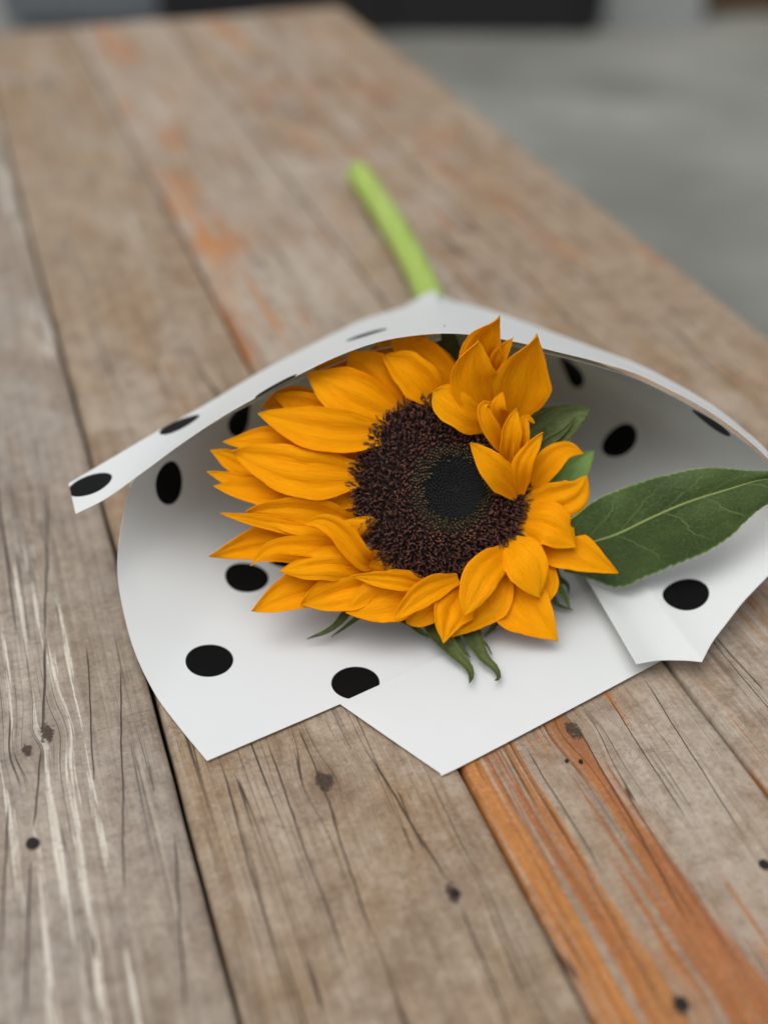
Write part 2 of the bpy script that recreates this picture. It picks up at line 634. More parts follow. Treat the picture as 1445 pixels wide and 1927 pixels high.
def open_box(name, x0, x1, y0, y1, z0, z1, th, mat, parent, rz=0.0):
    """four-sided box with a rim and an inside"""
    vs_, fs = [], []
    lo = [(x0, y0), (x1, y0), (x1, y1), (x0, y1)]
    li = [(x0 + th, y0 + th), (x1 - th, y0 + th), (x1 - th, y1 - th), (x0 + th, y1 - th)]
    for ring, z in ((lo, z0), (lo, z1), (li, z1), (li, z0 + (z1 - z0) * 0.8)):
        vs_ += [(a, b, z) for a, b in ring]
    for r in range(3):
        for k in range(4):
            k2 = (k + 1) % 4
            fs.append((r * 4 + k, r * 4 + k2, (r + 1) * 4 + k2, (r + 1) * 4 + k))
    fs.append((12, 13, 14, 15))
    fs.append((3, 2, 1, 0))
    o = mesh_obj(name, vs_, fs, mat, None, smooth=False)
    o.parent = parent
    return o


gp = ground_pt(1118, 64)  # added box: its near-black colour stands in for deep shade
pl = thing('dark_box', 'long black box added for the dark shaded band behind the table', 'box', (gp.x - 1.0, gp.y, GZ))
blk = plain('shade_black', srgb(16, 16, 17), srgb(28, 28, 28), 30, 0.9)
box_fill = plain('dark_fill', srgb(34, 30, 18), srgb(62, 56, 26), 40, 1.0, 1.0)
open_box('box_wall', -0.42, 1.0, 0.0, 0.5, 0.0, 0.42, 0.03, blk, pl)
o = mesh_obj('box_fill', [(-0.388, 0.032, 0.35), (0.968, 0.032, 0.35), (0.968, 0.468, 0.36), (-0.388, 0.468, 0.36)], [(0, 1, 2, 3)], box_fill, None, smooth=False)
o.parent = pl
for xx in (-0.36, 0.3, 0.93):
    o = mesh_obj('corner_strip', [(xx - .02, -0.012, .0), (xx + .02, -0.012, .0), (xx + .02, 0.003, .0), (xx - .02, 0.003, .0),
                                  (xx - .02, -0.012, .41), (xx + .02, -0.012, .41), (xx + .02, 0.003, .41), (xx - .02, 0.003, .41)],
                 [(3, 2, 1, 0), (4, 5, 6, 7), (0, 1, 5, 4), (1, 2, 6, 5), (2, 3, 7, 6), (3, 0, 4, 7)], blk, None, smooth=False)
    o.parent = pl

gp = ground_pt(1225, 50)
cb = thing('concrete_block', 'pale grey hollow concrete block standing beside the black box', 'block', (gp.x, gp.y, GZ))
pale = plain('pale_concrete', srgb(136, 140, 138), srgb(156, 159, 156), 40, 0.9)
open_box('block_wall', -0.165, 0.165, 0.0, 0.2, 0.0, 0.30, 0.03, pale, cb)
tb_ = mesh_obj('block_web', [(-0.015, 0.031, 0.241), (0.015, 0.031, 0.241), (0.015, 0.169, 0.241), (-0.015, 0.169, 0.241),
                             (-0.015, 0.031, 0.298), (0.015, 0.031, 0.298), (0.015, 0.169, 0.298), (-0.015, 0.169, 0.298)],
               [(3, 2, 1, 0), (4, 5, 6, 7), (0, 1, 5, 4), (1, 2, 6, 5), (2, 3, 7, 6), (3, 0, 4, 7)], pale, None, smooth=False)
tb_.parent = cb

gp = ground_pt(325, 60)  # added block, put in to darken the bare ground on the left
sb = thing('grey_block', 'blue grey block added for the darker ground past the far end of the table', 'trough', (gp.x, gp.y, GZ))
slate = plain('slate_grey', srgb(84, 90, 95), srgb(104, 110, 114), 30, 0.85)
open_box('grey_block_wall', -0.55, 0.0, 0.0, 0.35, 0.04, 0.40, 0.05, slate, sb)
open_box('grey_block_foot', -0.52, -0.03, 0.03, 0.32, 0.0, 0.042, 0.02, slate, sb)

gp = ground_pt(1390, 26)
cr = thing('timber_crate', 'brown timber crate on the concrete beside the pale block', 'crate', (gp.x, gp.y, GZ))
brn = plain('brown_timber', srgb(74, 56, 36), srgb(96, 74, 48), 25, 0.85)
open_box('crate_wall', -0.16, 0.45, 0.0, 0.4, 0.0, 0.3, 0.02, brn, cr)
for z in (0.02, 0.115, 0.21):
    o = mesh_obj('slat', [(-0.165, -0.014, z), (0.455, -0.014, z), (0.455, 0.002, z), (-0.165, 0.002, z),
                          (-0.165, -0.014, z + .07), (0.455, -0.014, z + .07), (0.455, 0.002, z + .07), (-0.165, 0.002, z + .07)],
                 [(3, 2, 1, 0), (4, 5, 6, 7), (0, 1, 5, 4), (1, 2, 6, 5), (2, 3, 7, 6), (3, 0, 4, 7)], brn, None, smooth=False)
    o.parent = cr

# ------------------------------------------------------------------ wrapping paper
neck_c = P(818, 586, 0.0125)
axis = (neck_c - P(800, 1150, 0.02)).normalized()
nx = axis.cross(Vector((0, 0, 1))).normalized()
nz = nx.cross(axis).normalized()
wrap = thing('paper_wrap', 'white wrapping paper with black polka dots rolled into a cone round the sunflower', 'wrapping paper', P(800, 1150, 0))

DOT_R = 0.0086


def paper_mat(dots):
    m = NT('dotted_paper')
    co = m.coord('Object')
    n = m.noise(co, 90, 2, 0.5)
    c = m.mix(m.mul(n, 0.2), (0.805, 0.850, 0.865), (0.76, 0.80, 0.815))
    d = None
    for p in dots:
        e = m.dist(co, tuple(p))
        d = e if d is None else m.math('MINIMUM', d, e)
    if d is not None:
        f = m.step(d, DOT_R + 0.00012, DOT_R - 0.00012)
        c = m.mix(f, c, (0.006, 0.006, 0.006))
        m.rough(m.lin(f, 0, 1, 0.42, 0.5))
    else:
        m.rough(0.42)
    m.base(c)
    if d is not None:
        m.spec(m.lin(f, 0, 1, 0.4, 0.12))
    nb = m.noise(co, 38, 2, 0.5)
    m.bump(nb, 0.12, 0.002)
    trc = m.mix(1.0, c, (1.0, 0.84, 0.60), 'MULTIPLY')
    m.translucent(trc, 0.27)
    return m.m


def panel(name, edge, back, nv, dots_px, extra=(), curve=None, bulge=0.0):
    nu = len(edge) - 1
    verts, uv = [], []
    for i, (a, b) in enumerate(zip(edge, back)):
        for j in range(nv + 1):
            t = j / nv
            p = a.lerp(b, t)
            if bulge:
                p = p + Vector((0, 0, bulge * math.sin(math.pi * t)))
            if curve:
                p = p + curve(i / nu, t)
            verts.append(p)
            uv.append((i / nu, t))
    org = wrap.location
    dots = []
    pj = [proj(v) for v in verts]
    for (dx, dy) in dots_px:
        k = min(range(len(verts)), key=lambda q: (pj[q][0] - dx) ** 2 + (pj[q][1] - dy) ** 2)
        dots.append(verts[k] - org)
    for (u, t) in extra:
        k = round(u * nu) * (nv + 1) + round(t * nv)
        dots.append(verts[k] - org)
    o = mesh_obj(name, [v - org for v in verts], grid_faces(nu, nv), paper_mat(dots), None, uvs=uv)
    o.parent = wrap
    solid(o, 0.00022, 0.0)
    return o


def neck(a, r):
    """point on the neck ring; angle a in degrees, 0 = right, 90 = top, 270 = bottom"""
    a = math.radians(a)
    return neck_c + (nx * math.cos(a) + nz * math.sin(a)) * r


def poly(pts):
    return [P(*p) for p in pts]


# left sheet: floor, left wall, and up under the roof
seg1 = catmull(poly([(1290, 1046, .0012), (1000, 1170, .0010), (640, 1325, .0010), (390, 1432, .0010)]), 60)
seg2 = catmull(poly([(390, 1432, .0010), (335, 1365, .0014), (290, 1302, .003), (252, 1220, .009), (229, 1130, .017), (222, 1060, .025),
                     (232, 975, .037), (258, 895, .049), (330, 832, .060), (420, 787, .069), (520, 735, .077),
                     (620, 690, .085), (720, 656, .091), (830, 640, .094)]), 150)
eA = seg1 + seg2[1:]
nA = []
for i in range(len(eA)):
    u = i / (len(eA) - 1)
    nA.append(neck(300 - 215 * u, 0.0112))
sheet_left = panel('left_sheet', eA, nA, 70, [(396, 1243), (671, 1281), (320, 912), (466, 1085), (452, 784), (560, 900), (540, 1040), (700, 1100)])

# front sheet lying on the table, its edge over the left sheet
front = catmull(poly([(640, 1325, .0015), (735, 1391, .0018), (822, 1451, .0013)]), 24)
front += catmull(poly([(828, 1455, .0012), (846, 1453, .0012), (1040, 1352, .0014), (1240, 1245, .0014), (1330, 1194, .0016)]), 50)
bk = catmull(poly([(640, 1323, .00150), (800, 1250, .0022), (960, 1176, .0023), (1120, 1104, .0023), (1230, 1055, .0024)]), len(front) - 1)
front_sheet = panel('front_sheet', front, bk, 40, [], curve=lambda u, t: Vector((0, 0, 0.0006 * math.sin(math.pi * min(1, u * 1.2)) * math.sin(math.pi * t))))

# right sheet: right wall and the flap turned down on the front sheet
eR = catmull(poly([(900, 642, .0965), (960, 650, .0955), (1050, 670, .0915), (1130, 691, .0875), (1200, 714, .0825), (1270, 748, .0765),
                   (1330, 782, .070), (1390, 824, .063), (1440, 868, .056), (1490, 930, .047), (1512, 990, .038), (1490, 1038, .030),
                   (1445, 1083, .0225), (1400, 1130, .0165), (1370, 1168, .013), (1340, 1208, .0105), (1320, 1246, .0105)]), 150)
eR += catmull(poly([(1320, 1246, .0105), (1285, 1243, .0085), (1240, 1243, .0080), (1197, 1250, .0110)]), 34)[1:]
nR = []
for i in range(len(eR)):
    u = i / (len(eR) - 1)
    nR.append(neck(80 - 150 * u, 0.0095))
right_sheet = panel('right_sheet', eR, nR, 70, [(1076, 697), (1163, 829), (1338, 795), (1285, 1115), (1230, 960)])

# roof sheet: the loose upper corner arching over the flower head
rim = catmull(poly([(143, 967, .048), (200, 938, .0505), (270, 888, .0575), (340, 836, .066), (420, 783, .0755), (500, 738, .0835), (560, 706, .0895),
                    (640, 668, .0955), (720, 641, .0995), (800, 629, .1015), (870, 628, .102), (960, 641, .0995), (1050, 662, .0955),
                    (1130, 682, .0915), (1200, 704, .0865), (1270, 738, .0805), (1330, 771, .0740), (1390, 813, .067), (1440, 858, .060),
                    (1475, 900, .053)]), 190)
crest = catmull(poly([(130, 910, .044), (210, 863, .046), (300, 810, .048), (390, 760, .049), (480, 706, .050), (560, 663, .049), (640, 622, .046),
                      (690, 600, .044), (760, 578, .036), (805, 564, .030), (845, 566, .030), (895, 577, .036), (950, 593, .046),
                      (1030, 622, .052), (1100, 648, .057), (1200, 686, .062), (1280, 727, .062), (1350, 770, .060), (1400, 810, .057),
                      (1440, 846, .055), (1470, 885, .05)]), 190)
roof = panel('roof_sheet', rim, crest, 50, [(172, 912), (338, 799), (520, 727), (690, 630)])

# ------------------------------------------------------------------ sunflower
FC = Q(825, 925, 0.468)
TIL = PITCH + math.radians(5)
fn = Vector((0.10, -math.cos(TIL), math.sin(TIL))).normalized()
fx = Vector((0, 0, 1)).cross(fn).normalized()
fy = fn.cross(fx).normalized()


def F(px, py, h):
    """photo pixel -> point on the flower plane raised h (m) along its normal"""
    d = ray(px, py)
    t = ((FC + fn * h) - C0).dot(fn) / d.dot(fn)
    return C0 + d * t


flower = thing('sunflower', 'orange yellow sunflower with dark brown centre lying in the dotted paper wrap', 'sunflower', P(825, 1100, 0.001))


def fchild(name, verts, faces, mat, uvs=None, smooth=True):
    o = mesh_obj(name, [v - flower.location for v in verts], faces, mat, None, smooth, uvs)
    o.parent = flower
    return o


# materials
def petal_material():
    m = NT('petal')
    uv = m.coord('UV')
    su = m.sep(uv)
    oi = m.t.nodes.new('ShaderNodeObjectInfo')
    rnd = oi.outputs['Random']
    u, v = su[0], su[1]
    vv = m.comb(m.mul(u, 2.2), m.mul(v, 9.0), m.mul(rnd, 40))
    st = m.noise(vv, 1.0, 3, 0.6)
    st2 = m.noise(m.comb(m.mul(u, 4.0), m.mul(v, 42.0), m.mul(rnd, 17)), 1.0, 2, 0.6)
    c = m.mix(m.step(st, 0.3, 0.7), (0.96, 0.440, 0.0005), (0.95, 0.380, 0.0005))
    c = m.mix(m.mul(m.step(u, 0.45, 0.0), 0.35), c, (0.86, 0.27, 0.001))
    c = m.mix(m.mul(m.step(u, 0.6, 1.0), 0.35), c, (0.97, 0.50, 0.003))
    c = m.mix(m.mul(rnd, 0.3), c, (0.96, 0.48, 0.002))
    vein = m.step(m.math('ABSOLUTE', m.sub(st2, 0.5)), 0.10, 0.0)
    c = m.mix(m.mul(vein, 0.35), c, (0.74, 0.22, 0.002))
    m.base(c)
    m.rough(0.6)
    m.spec(0.08)
    nb = m.bump(m.add(m.mul(st2, 0.6), m.mul(st, 0.9)), 0.55, 0.0012)
    m.translucent(m.mix(0.5, c, (0.98, 0.40, 0.0)), 0.32, nb)
    return m.m


def green_material(name, c1, c2, tr):
    m = NT(name)
    uv = m.coord('UV')
    su = m.sep(uv)
    st = m.noise(m.comb(m.mul(su[0], 3), m.mul(su[1], 14), 0.0), 1.0, 3, 0.6)
    n = m.noise(m.coord('Object'), 700, 2, 0.6)
    c = m.mix(m.step(st, 0.3, 0.7), c1, c2)
    c = m.mix(m.mul(m.step(n, 0.5, 0.75), 0.35), c, srgb(128, 146, 92))
    m.base(c)
    m.rough(0.55)
    m.spec(0.3)
    nb = m.bump(m.add(st, m.mul(n, 0.5)), 0.35, 0.0008)
    m.translucent(tr, 0.2, nb)
    return m.m


PM = petal_material()
BM = green_material('bract_green', srgb(68, 80, 40), srgb(94, 106, 56), (0.14, 0.22, 0.03))
BM2 = green_material('bract_pale', srgb(96, 130, 58), srgb(128, 158, 84), (0.25, 0.42, 0.06))

PROF = [(0, .42), (.1, .60), (.25, .86), (.4, .99), (.52, 1.0), (.65, .92), (.78, .70), (.88, .43), (.95, .19), (1, .0)]
PROF_ROUND = [(0, .42), (.12, .66), (.3, .92), (.5, 1.0), (.7, .98), (.84, .84), (.93, .58), (.98, .30), (1, .06)]
PROF_SHARP = [(0, .42), (.1, .62), (.22, .86), (.36, .99), (.46, 1.0), (.6, .86), (.72, .64), (.83, .40), (.92, .19), (1, .0)]
PROF_BRACT = [(0, 1.0), (.15, .98), (.35, .80), (.55, .52), (.75, .30), (.9, .16), (1, .02)]


def prof(tab_, t):
    for (a, x), (b, y) in zip(tab_[:-1], tab_[1:]):
        if t <= b:
            f = (t - a) / (b - a)
            f = f * f * (3 - 2 * f) * 0.4 + f * 0.6
            return x + (y - x) * f
    return tab_[-1][1]


def blade(pts3, width, cup=0.12, twist=0.0, tab_=PROF, nt_=18, ns=10, seed=0, ripple=1.0, nrm=None, fold=0.0, skew=0.0):
    rnd = random.Random(seed)
    c = catmull(pts3, nt_)
    ph = [rnd.uniform(0, 6.28) for _ in range(6)]
    L = sum((b - a).length for a, b in zip(c[:-1], c[1:]))
    verts, uvs = [], []
    nrm = nrm or fn
    for i in range(nt_ + 1):
        t = i / nt_
        T = (c[min(i + 1, nt_)] - c[max(i - 1, 0)]).normalized()
        sd_ = T.cross(nrm)
        if sd_.length < 0.25:
            sd_ = T.cross(Vector((0, 0, 1)))
        sd_.normalize()
        nn = sd_.cross(T).normalized()
        a = twist * (t ** 1.4)
        s2 = sd_ * math.cos(a) + nn * math.sin(a)
        n2 = nn * math.cos(a) - sd_ * math.sin(a)
        w_ = width * prof(tab_, t)
        for j in range(ns + 1):
            s = -1 + 2 * j / ns
            edge_r = 0.035 * math.sin(t * 9 + ph[0] + (2.0 if s > 0 else 0)) + 0.02 * math.sin(t * 21 + ph[1])
            sx = s * (1 + edge_r * ripple * abs(s))
            hgt = cup * w_ * (s * s) + fold * w_ * abs(s)
            hgt += ripple * width * (0.032 * math.cos(s * 2.5 * math.pi + ph[2]) * math.sin(math.pi * min(1, t * 1.05))
                                     + 0.05 * s * math.sin(t * 5 + ph[3]) * t + 0.03 * s * s * math.sin(t * 11 + ph[4]) * t)
            off = skew * width * math.sin(math.pi * t)
            verts.append(c[i] + s2 * (sx * w_ * 0.5 + off) + n2 * hgt)
            uvs.append((t, s * 0.5 + 0.5))
    return verts, grid_faces(nt_, ns), uvs


Z = 1445 / 800.0


def zp(zx, zy, h):
    return F(380 + zx / Z, 560 + zy / Z, h * 0.001)


pscale = 0.468 / FPX / Z     # metres per zoomed pixel on the flower plane

# each ray floret: points (zoomed photo pixels, height in mm over the flower plane), width, cup, twist
PET = [
    # ---- upper left, from behind to front
    ([(470, 420, -3), (320, 350, -8), (200, 374, -9)], 80, .10, 0),
    ([(600, 350, -3), (500, 265, -7), (380, 236, -8)], 105, .12, 0),
    ([(520, 430, -1), (360, 372, -3), (238, 330, -3)], 80, .10, 0),
    ([(690, 390, 0), (600, 290, -1), (498, 182, -1)], 150, .10, 0.1),
    ([(665, 410, 2), (520, 340, 4), (356, 255, 2)], 150, .08, 0),
    ([(860, 330, 0), (765, 225, 1), (637, 138, 1)], 115, .16, 0.15),
    ([(800, 360, 2), (715, 265, 4), (614, 194, 4)], 120, .12, 0),
    ([(880, 280, 0), (820, 205, 1), (750, 170, 2), (722, 142, 3), (770, 126, 4), (798, 128, 4)], 44, .10, 0.5),
    ([(720, 230, -4), (640, 180, -5), (574, 172, -5)], 60, .2, .2),
    ([(740, 230, -3), (670, 185, -3), (612, 160, -3), (640, 138, -2)], 48, .2, .4),
    ([(700, 220, -8), (680, 180, -8), (684, 128, -9)], 50, .1, 0),
    # ---- left
    ([(560, 560, -2), (440, 535, -2), (300, 520, -3)], 130, .08, 0),
    ([(300, 590, -5), (150, 572, -7), (28, 518, -7)], 75, .10, 0),
    ([(500, 550, -1), (270, 492, -2), (72, 490, -4)], 90, .10, 0),
    ([(420, 690, -3), (200, 650, -4), (18, 592, -5)], 70, .10, 0),
    ([(540, 690, 0), (280, 668, -1), (40, 640, -4)], 100, .08, 0),
    ([(545, 720, -2), (400, 690, 1), (250, 690, 0)], 140, .06, 0),
    ([(640, 460, 3), (430, 455, 5), (190, 394, 4)], 130, .10, 0),
    ([(555, 610, 3), (330, 592, 6), (103, 524, 4)], 150, .08, 0),
    ([(520, 850, -2), (260, 832, -4), (23, 879, -6)], 130, .10, 0),
    ([(535, 785, -2), (350, 745, 3), (150, 728, 2)], 110, .10, 0),
    ([(500, 835, 4), (270, 775, 4), (64, 733, 3)], 44, .15, .2),
    ([(610, 880, 3), (420, 852, 6), (250, 850, 8), (166, 912, 6)], 62, .15, -.3),
    ([(560, 835, -3), (535, 810, 2), (480, 760, 3)], 130, .05, 0),
    ([(585, 908, 2), (540, 880, 9), (465, 792, 13), (405, 760, 13), (348, 770, 11)], 70, .18, .3),
    # ---- lower left
    ([(620, 940, 0), (360, 985, 0), (168, 1066, 0)], 120, .10, 0),
    ([(645, 955, 1), (500, 990, 5), (334, 1042, 3)], 120, .08, 0),
    ([(620, 935, 3), (440, 905, 9), (263, 930, 7)], 100, -.12, 0),
    ([(690, 965, -1), (620, 925, 1), (500, 890, 1)], 90, .08, 0),
    # ---- bottom
    ([(770, 990, 4), (640, 1015, 6), (490, 1072, 7)], 145, .05, 0),
    ([(640, 1040, 5), (600, 1050, 6), (560, 1080, 6)], 70, .0, 0),
    ([(785, 990, 6), (660, 962, 11), (506, 946, 10)], 52, .2, .4),
    ([(880, 990, 3), (790, 1050, 5), (694, 1104, 5)], 80, .05, 0),
    ([(900, 1000, 3), (860, 1060, 5), (800, 1106, 5)], 90, .05, 0),
    ([(870, 955, 7), (750, 1005, 11), (652, 1094, 12)], 74, .10, .2),
    ([(1000, 910, 3), (970, 1020, 5), (850, 1155, 6)], 135, .06, 0),
    ([(900, 985, 5), (845, 1070, 8), (820, 1174, 9)], 120, .10, 0),
    ([(1035, 860, 6), (950, 945, 13), (885, 1085, 15)], 105, -.04, .2),
    # ---- lower right
    ([(1000, 920, 0), (1085, 1045, 4), (1210, 1168, 7)], 175, .06, 0),
    ([(1085, 860, 2), (1160, 950, 5), (1168, 1047, 5)], 90, .06, 0),
    ([(1025, 825, 5), (1095, 895, 11), (1147, 1020, 10)], 130, -.06, 0),
    # ---- right
    ([(1100, 820, 2), (1250, 858, 6), (1414, 937, 8)], 125, .08, 0),
    ([(1080, 755, 4), (1185, 775, 11), (1272, 846, 10)], 130, -.08, 0),
    ([(1080, 720, 4), (1200, 692, 8), (1272, 662, 9), (1308, 604, 10)], 112, .08, 0),
    ([(1095, 670, 4), (1165, 575, 8), (1235, 520, 10), (1298, 530, 9)], 76, .12, .2),
    # ---- upper right, standing up over the disc
    ([(1060, 590, 2), (1045, 530, 5), (1055, 450, 6)], 70, .10, 0),
    ([(985, 330, 2), (948, 195, 14), (1010, 62, 30)], 150, .10, 0),
    ([(990, 310, 8), (1005, 215, 17), (1057, 137, 26)], 52, .2, .2),
    ([(1050, 410, 5), (1090, 262, 16), (1137, 123, 30)], 168, .10, 0),
    ([(980, 400, 7), (920, 285, 18), (937, 146, 28)], 140, .12, 0),
    ([(975, 430, 8), (880, 380, 16), (788, 318, 18)], 118, -.10, 0),
    ([(1025, 440, 10), (1005, 380, 16), (1022, 320, 18)], 54, .15, .3),
    ([(1030, 530, 10), (975, 440, 17), (955, 372, 19), (985, 358, 19)], 50, .2, .2),
    ([(1035, 575, 9), (1050, 465, 17), (1068, 376, 19)], 60, .15, .2),
    ([(1085, 620, 6), (1082, 490, 14), (1100, 412, 16), (1128, 428, 16)], 48, .2, .2),
    ([(1082, 668, 8), (1090, 565, 16), (1158, 458, 19)], 58, .18, .2),
    ([(1072, 672, 8), (1000, 590, 18), (913, 492, 20)], 92, -.10, 0),
]
for i, (pts, wd, cup, tw) in enumerate(PET):
    round_tip = i in (32, 33, 50)
    pts = [(pts[0][0], pts[0][1], pts[0][2] - (2.6 if pts[0][2] < 5.5 else 1.4))] + pts[1:]
    v, f_, uv = blade([zp(*p) for p in pts], wd * pscale * 1.16, cup, tw, PROF_ROUND if round_tip else (PROF_SHARP if i in (19, 35, 36, 38, 41, 46, 48) else PROF), seed=100 + i, ns=12, nt_=22,
                       fold=random.Random(i).uniform(-0.05, 0.14), ripple=random.Random(i + 50).uniform(0.9, 1.7))
    o = fchild('petal', v, f_, PM, uv)
    solid(o, 0.0003, 0.0)

# disc: dish under the florets, then the florets themselves
DM = NT('disc_dark')
DM.base((0.010, 0.006, 0.005))
DM.rough(0.9)
RD = 0.0318


def dome(r):
    q = r / RD
    z = 0.0080 * (1 - q ** 2.4) + 0.0014
    z -= 0.0042 * math.exp(-(q / 0.30) ** 2)          # sunken centre
    return z


DC = F(829, 925, 0.0)      # disc centre
CS = Vector((0.0062, 0.0004))   # the centre of the whorl sits a little to the right
rings, seg = 14, 40
vs_, fs_ = [DC + fn * dome(0)], []
for i in range(1, rings + 1):
    r = RD * i / rings
    for k in range(seg):
        a = 2 * math.pi * k / seg
        sh = CS * (1 - (r / RD))
        vs_.append(DC + fx * (r * math.cos(a) + sh.x) + fy * (1.06 * r * math.sin(a) + sh.y) + fn * (dome(r) - 0.0012))
for k in range(seg):
    fs_.append((0, 1 + k, 1 + (k + 1) % seg))
for i in range(rings - 1):
    for k in range(seg):
        k2 = (k + 1) % seg
        fs_.append((1 + i * seg + k, 1 + (i + 1) * seg + k, 1 + (i + 1) * seg + k2, 1 + i * seg + k2))
disc = fchild('disc', vs_, fs_, DM.m)


def floret_mat(name, c1, c2, tip, rough=0.6):
    m = NT(name)
    uv = m.sep(m.coord('UV'))
    n = m.noise(m.coord('Object'), 500, 2, 0.6)
    c = m.mix(m.step(n, 0.35, 0.65), c1, c2)
    c = m.mix(m.mul(m.step(uv[0], 0.55, 1.0), m.step(n, 0.3, 0.7)), c, tip)
    m.base(c)
    m.rough(rough)
    m.spec(0.35)
    return m.m


FM_OUT = floret_mat('floret_maroon', (0.030, 0.011, 0.009), (0.075, 0.028, 0.019), (0.22, 0.085, 0.052))
FM_RING = floret_mat('floret_olive', (0.044, 0.032, 0.016), (0.11, 0.078, 0.034), (0.28, 0.20, 0.085))
FM_IN = floret_mat('floret_bud', (0.004, 0.005, 0.005), (0.005, 0.006, 0.006), (0.006, 0.007, 0.007), 0.95)
NFL = 2800
buckets = {'o': ([], [], []), 'r': ([], [], []), 'i': ([], [], [])}
rf = random.Random(5)
for i in range(NFL):
    q = math.sqrt((i + 0.5) / NFL)
    a = i * 2.399963
    r = RD * q * (1 + rf.uniform(-0.008, 0.008))
    sh = CS * (1 - q)
    ex, ey = math.cos(a), math.sin(a)
    base = DC + fx * (r * ex + sh.x) + fy * (1.06 * r * ey + sh.y) + fn * (dome(r) - 0.0014)
    outd = (fx * ex + fy * ey)
    qq = q
    q = q + rf.gauss(0, 0.018)
    if q < 0.35:
        kind, ln, rad, tilt, ns_, nl = 'i', 0.0011, 0.00072, 0.1, 6, 2
    elif q < 0.49:
        kind, ln, rad, tilt, ns_, nl = 'r', 0.0023 + 0.0005 * rf.random(), 0.00032, -0.25 + rf.uniform(-.15, .15), 5, 3
    else:
        k = max(0.0, (q - 0.5) / 0.5)
        kind, ln, rad = 'o', 0.0023 + 0.0007 * k + rf.uniform(0, 0.0008), 0.00036
        tilt = -0.15 + 0.85 * k ** 1.5 + rf.uniform(-.25, .25)
        ns_, nl = 5, 4
    q = qq
    ax = (fn * math.cos(tilt) + outd * math.sin(tilt)).normalized()
    side = (ax.cross(outd) if abs(ax.dot(outd)) < 0.99 else fx).normalized()
    side = (side * rf.uniform(-1, 1) + outd * rf.uniform(-0.4, 1)).normalized()
    pts = []
    for j in range(nl + 1):
        t = j / nl
        bend = (0.0009 if kind == 'o' else 0.0003) * t * t
        pts.append(base + ax * (ln * t) + side * bend)
    if kind == 'o' and q > 0.62:           # curled style at the tip
        hk = side * rf.uniform(0.5, 1.1) + outd * rf.uniform(-0.2, 0.8)
        pts.append(pts[-1] + hk.normalized() * 0.0006 + ax * 0.0003)
        pts.append(pts[-1] + hk.normalized() * 0.0003 - ax * 0.0005)
        rr = [rad * 1.1, rad * 1.25, rad * 1.1, rad * 0.8, rad * 0.6, rad * 0.5, rad * 0.35]
    elif kind == 'o':
        rr = [rad * 1.1, rad * 1.25, rad * 1.15, rad * 0.9, rad * 0.55]
    elif kind == 'r':
        rr = [rad * 1.2, rad * 1.1, rad * 0.8, rad * 0.35]
    else:
        rr = [rad, rad, rad * 0.6]
    v, f_ = tube(pts, rr, ns_, cap=False)
    f_.append(tuple((len(pts) - 1) * ns_ + kk for kk in range(ns_)))
    V, Fc, UVs = buckets[kind]
    off = len(V)
    V += v
    Fc += [tuple(x + off for x in ff) for ff in f_]
    UVs += [(j / (len(pts) - 1), 0.5) for j in range(len(pts)) for _ in range(ns_)]
for key, mt in (('o', FM_OUT), ('r', FM_RING), ('i', FM_IN)):
    V, Fc, UVs = buckets[key]
    o = fchild('disc_florets', V, Fc, mt, UVs)
    o['kind'] = 'stuff'

# green dish behind the disc, and the stem
STM = NT('stem_green')
co = STM.coord('Object')
nn_ = STM.noise(STM.vscale(co, (160, 14, 30)), 1.0, 3, 0.6)
STM.base(STM.mix(STM.step(nn_, 0.3, 0.7), srgb(138, 164, 64), srgb(162, 182, 92)))
STM.rough(0.5)
STM.bump(nn_, 0.15, 0.0005)
RCP = green_material('receptacle_green', srgb(66, 92, 38), srgb(92, 122, 56), (0.1, 0.2, 0.03))
vs_, fs_, seg = [], [], 28
lp = [(0.0300, 0.0000), (0.0320, -0.0025), (0.0315, -0.006), (0.027, -0.011), (0.019, -0.0155), (0.011, -0.019), (0.0075, -0.024)]
for (r, z) in lp:
    for k in range(seg):
        a = 2 * math.pi * k / seg
        vs_.append(DC + fx * (r * math.cos(a)) + fy * (r * math.sin(a)) + fn * z)
for i in range(len(lp) - 1):
    for k in range(seg):
        k2 = (k + 1) % seg
        fs_.append((i * seg + k, (i + 1) * seg + k, (i + 1) * seg + k2, i * seg + k2))
fs_.append(tuple((len(lp) - 1) * seg + k for k in range(seg)))
fchild('receptacle', vs_, fs_, RCP, [(0.5, k / seg) for _ in lp for k in range(seg)])

sp0 = DC - fn * 0.022
cut_end = P(674, 326, 0.0092)
nk = P(812, 572, 0.0125)
spts = catmull([sp0, sp0 - fn * 0.03 + Vector((0, 0, -0.006)), nk.lerp(sp0, 0.35) + Vector((0, 0, -.004)), nk, nk.lerp(cut_end, 0.5) + Vector((0.004, 0, -0.0012)), cut_end], 60)
rad_ = [0.0072 + 0.0012 * (i / 60) for i in range(61)]
v, f_ = tube(spts, rad_, 18)
fchild('stem', v, f_, STM.m)

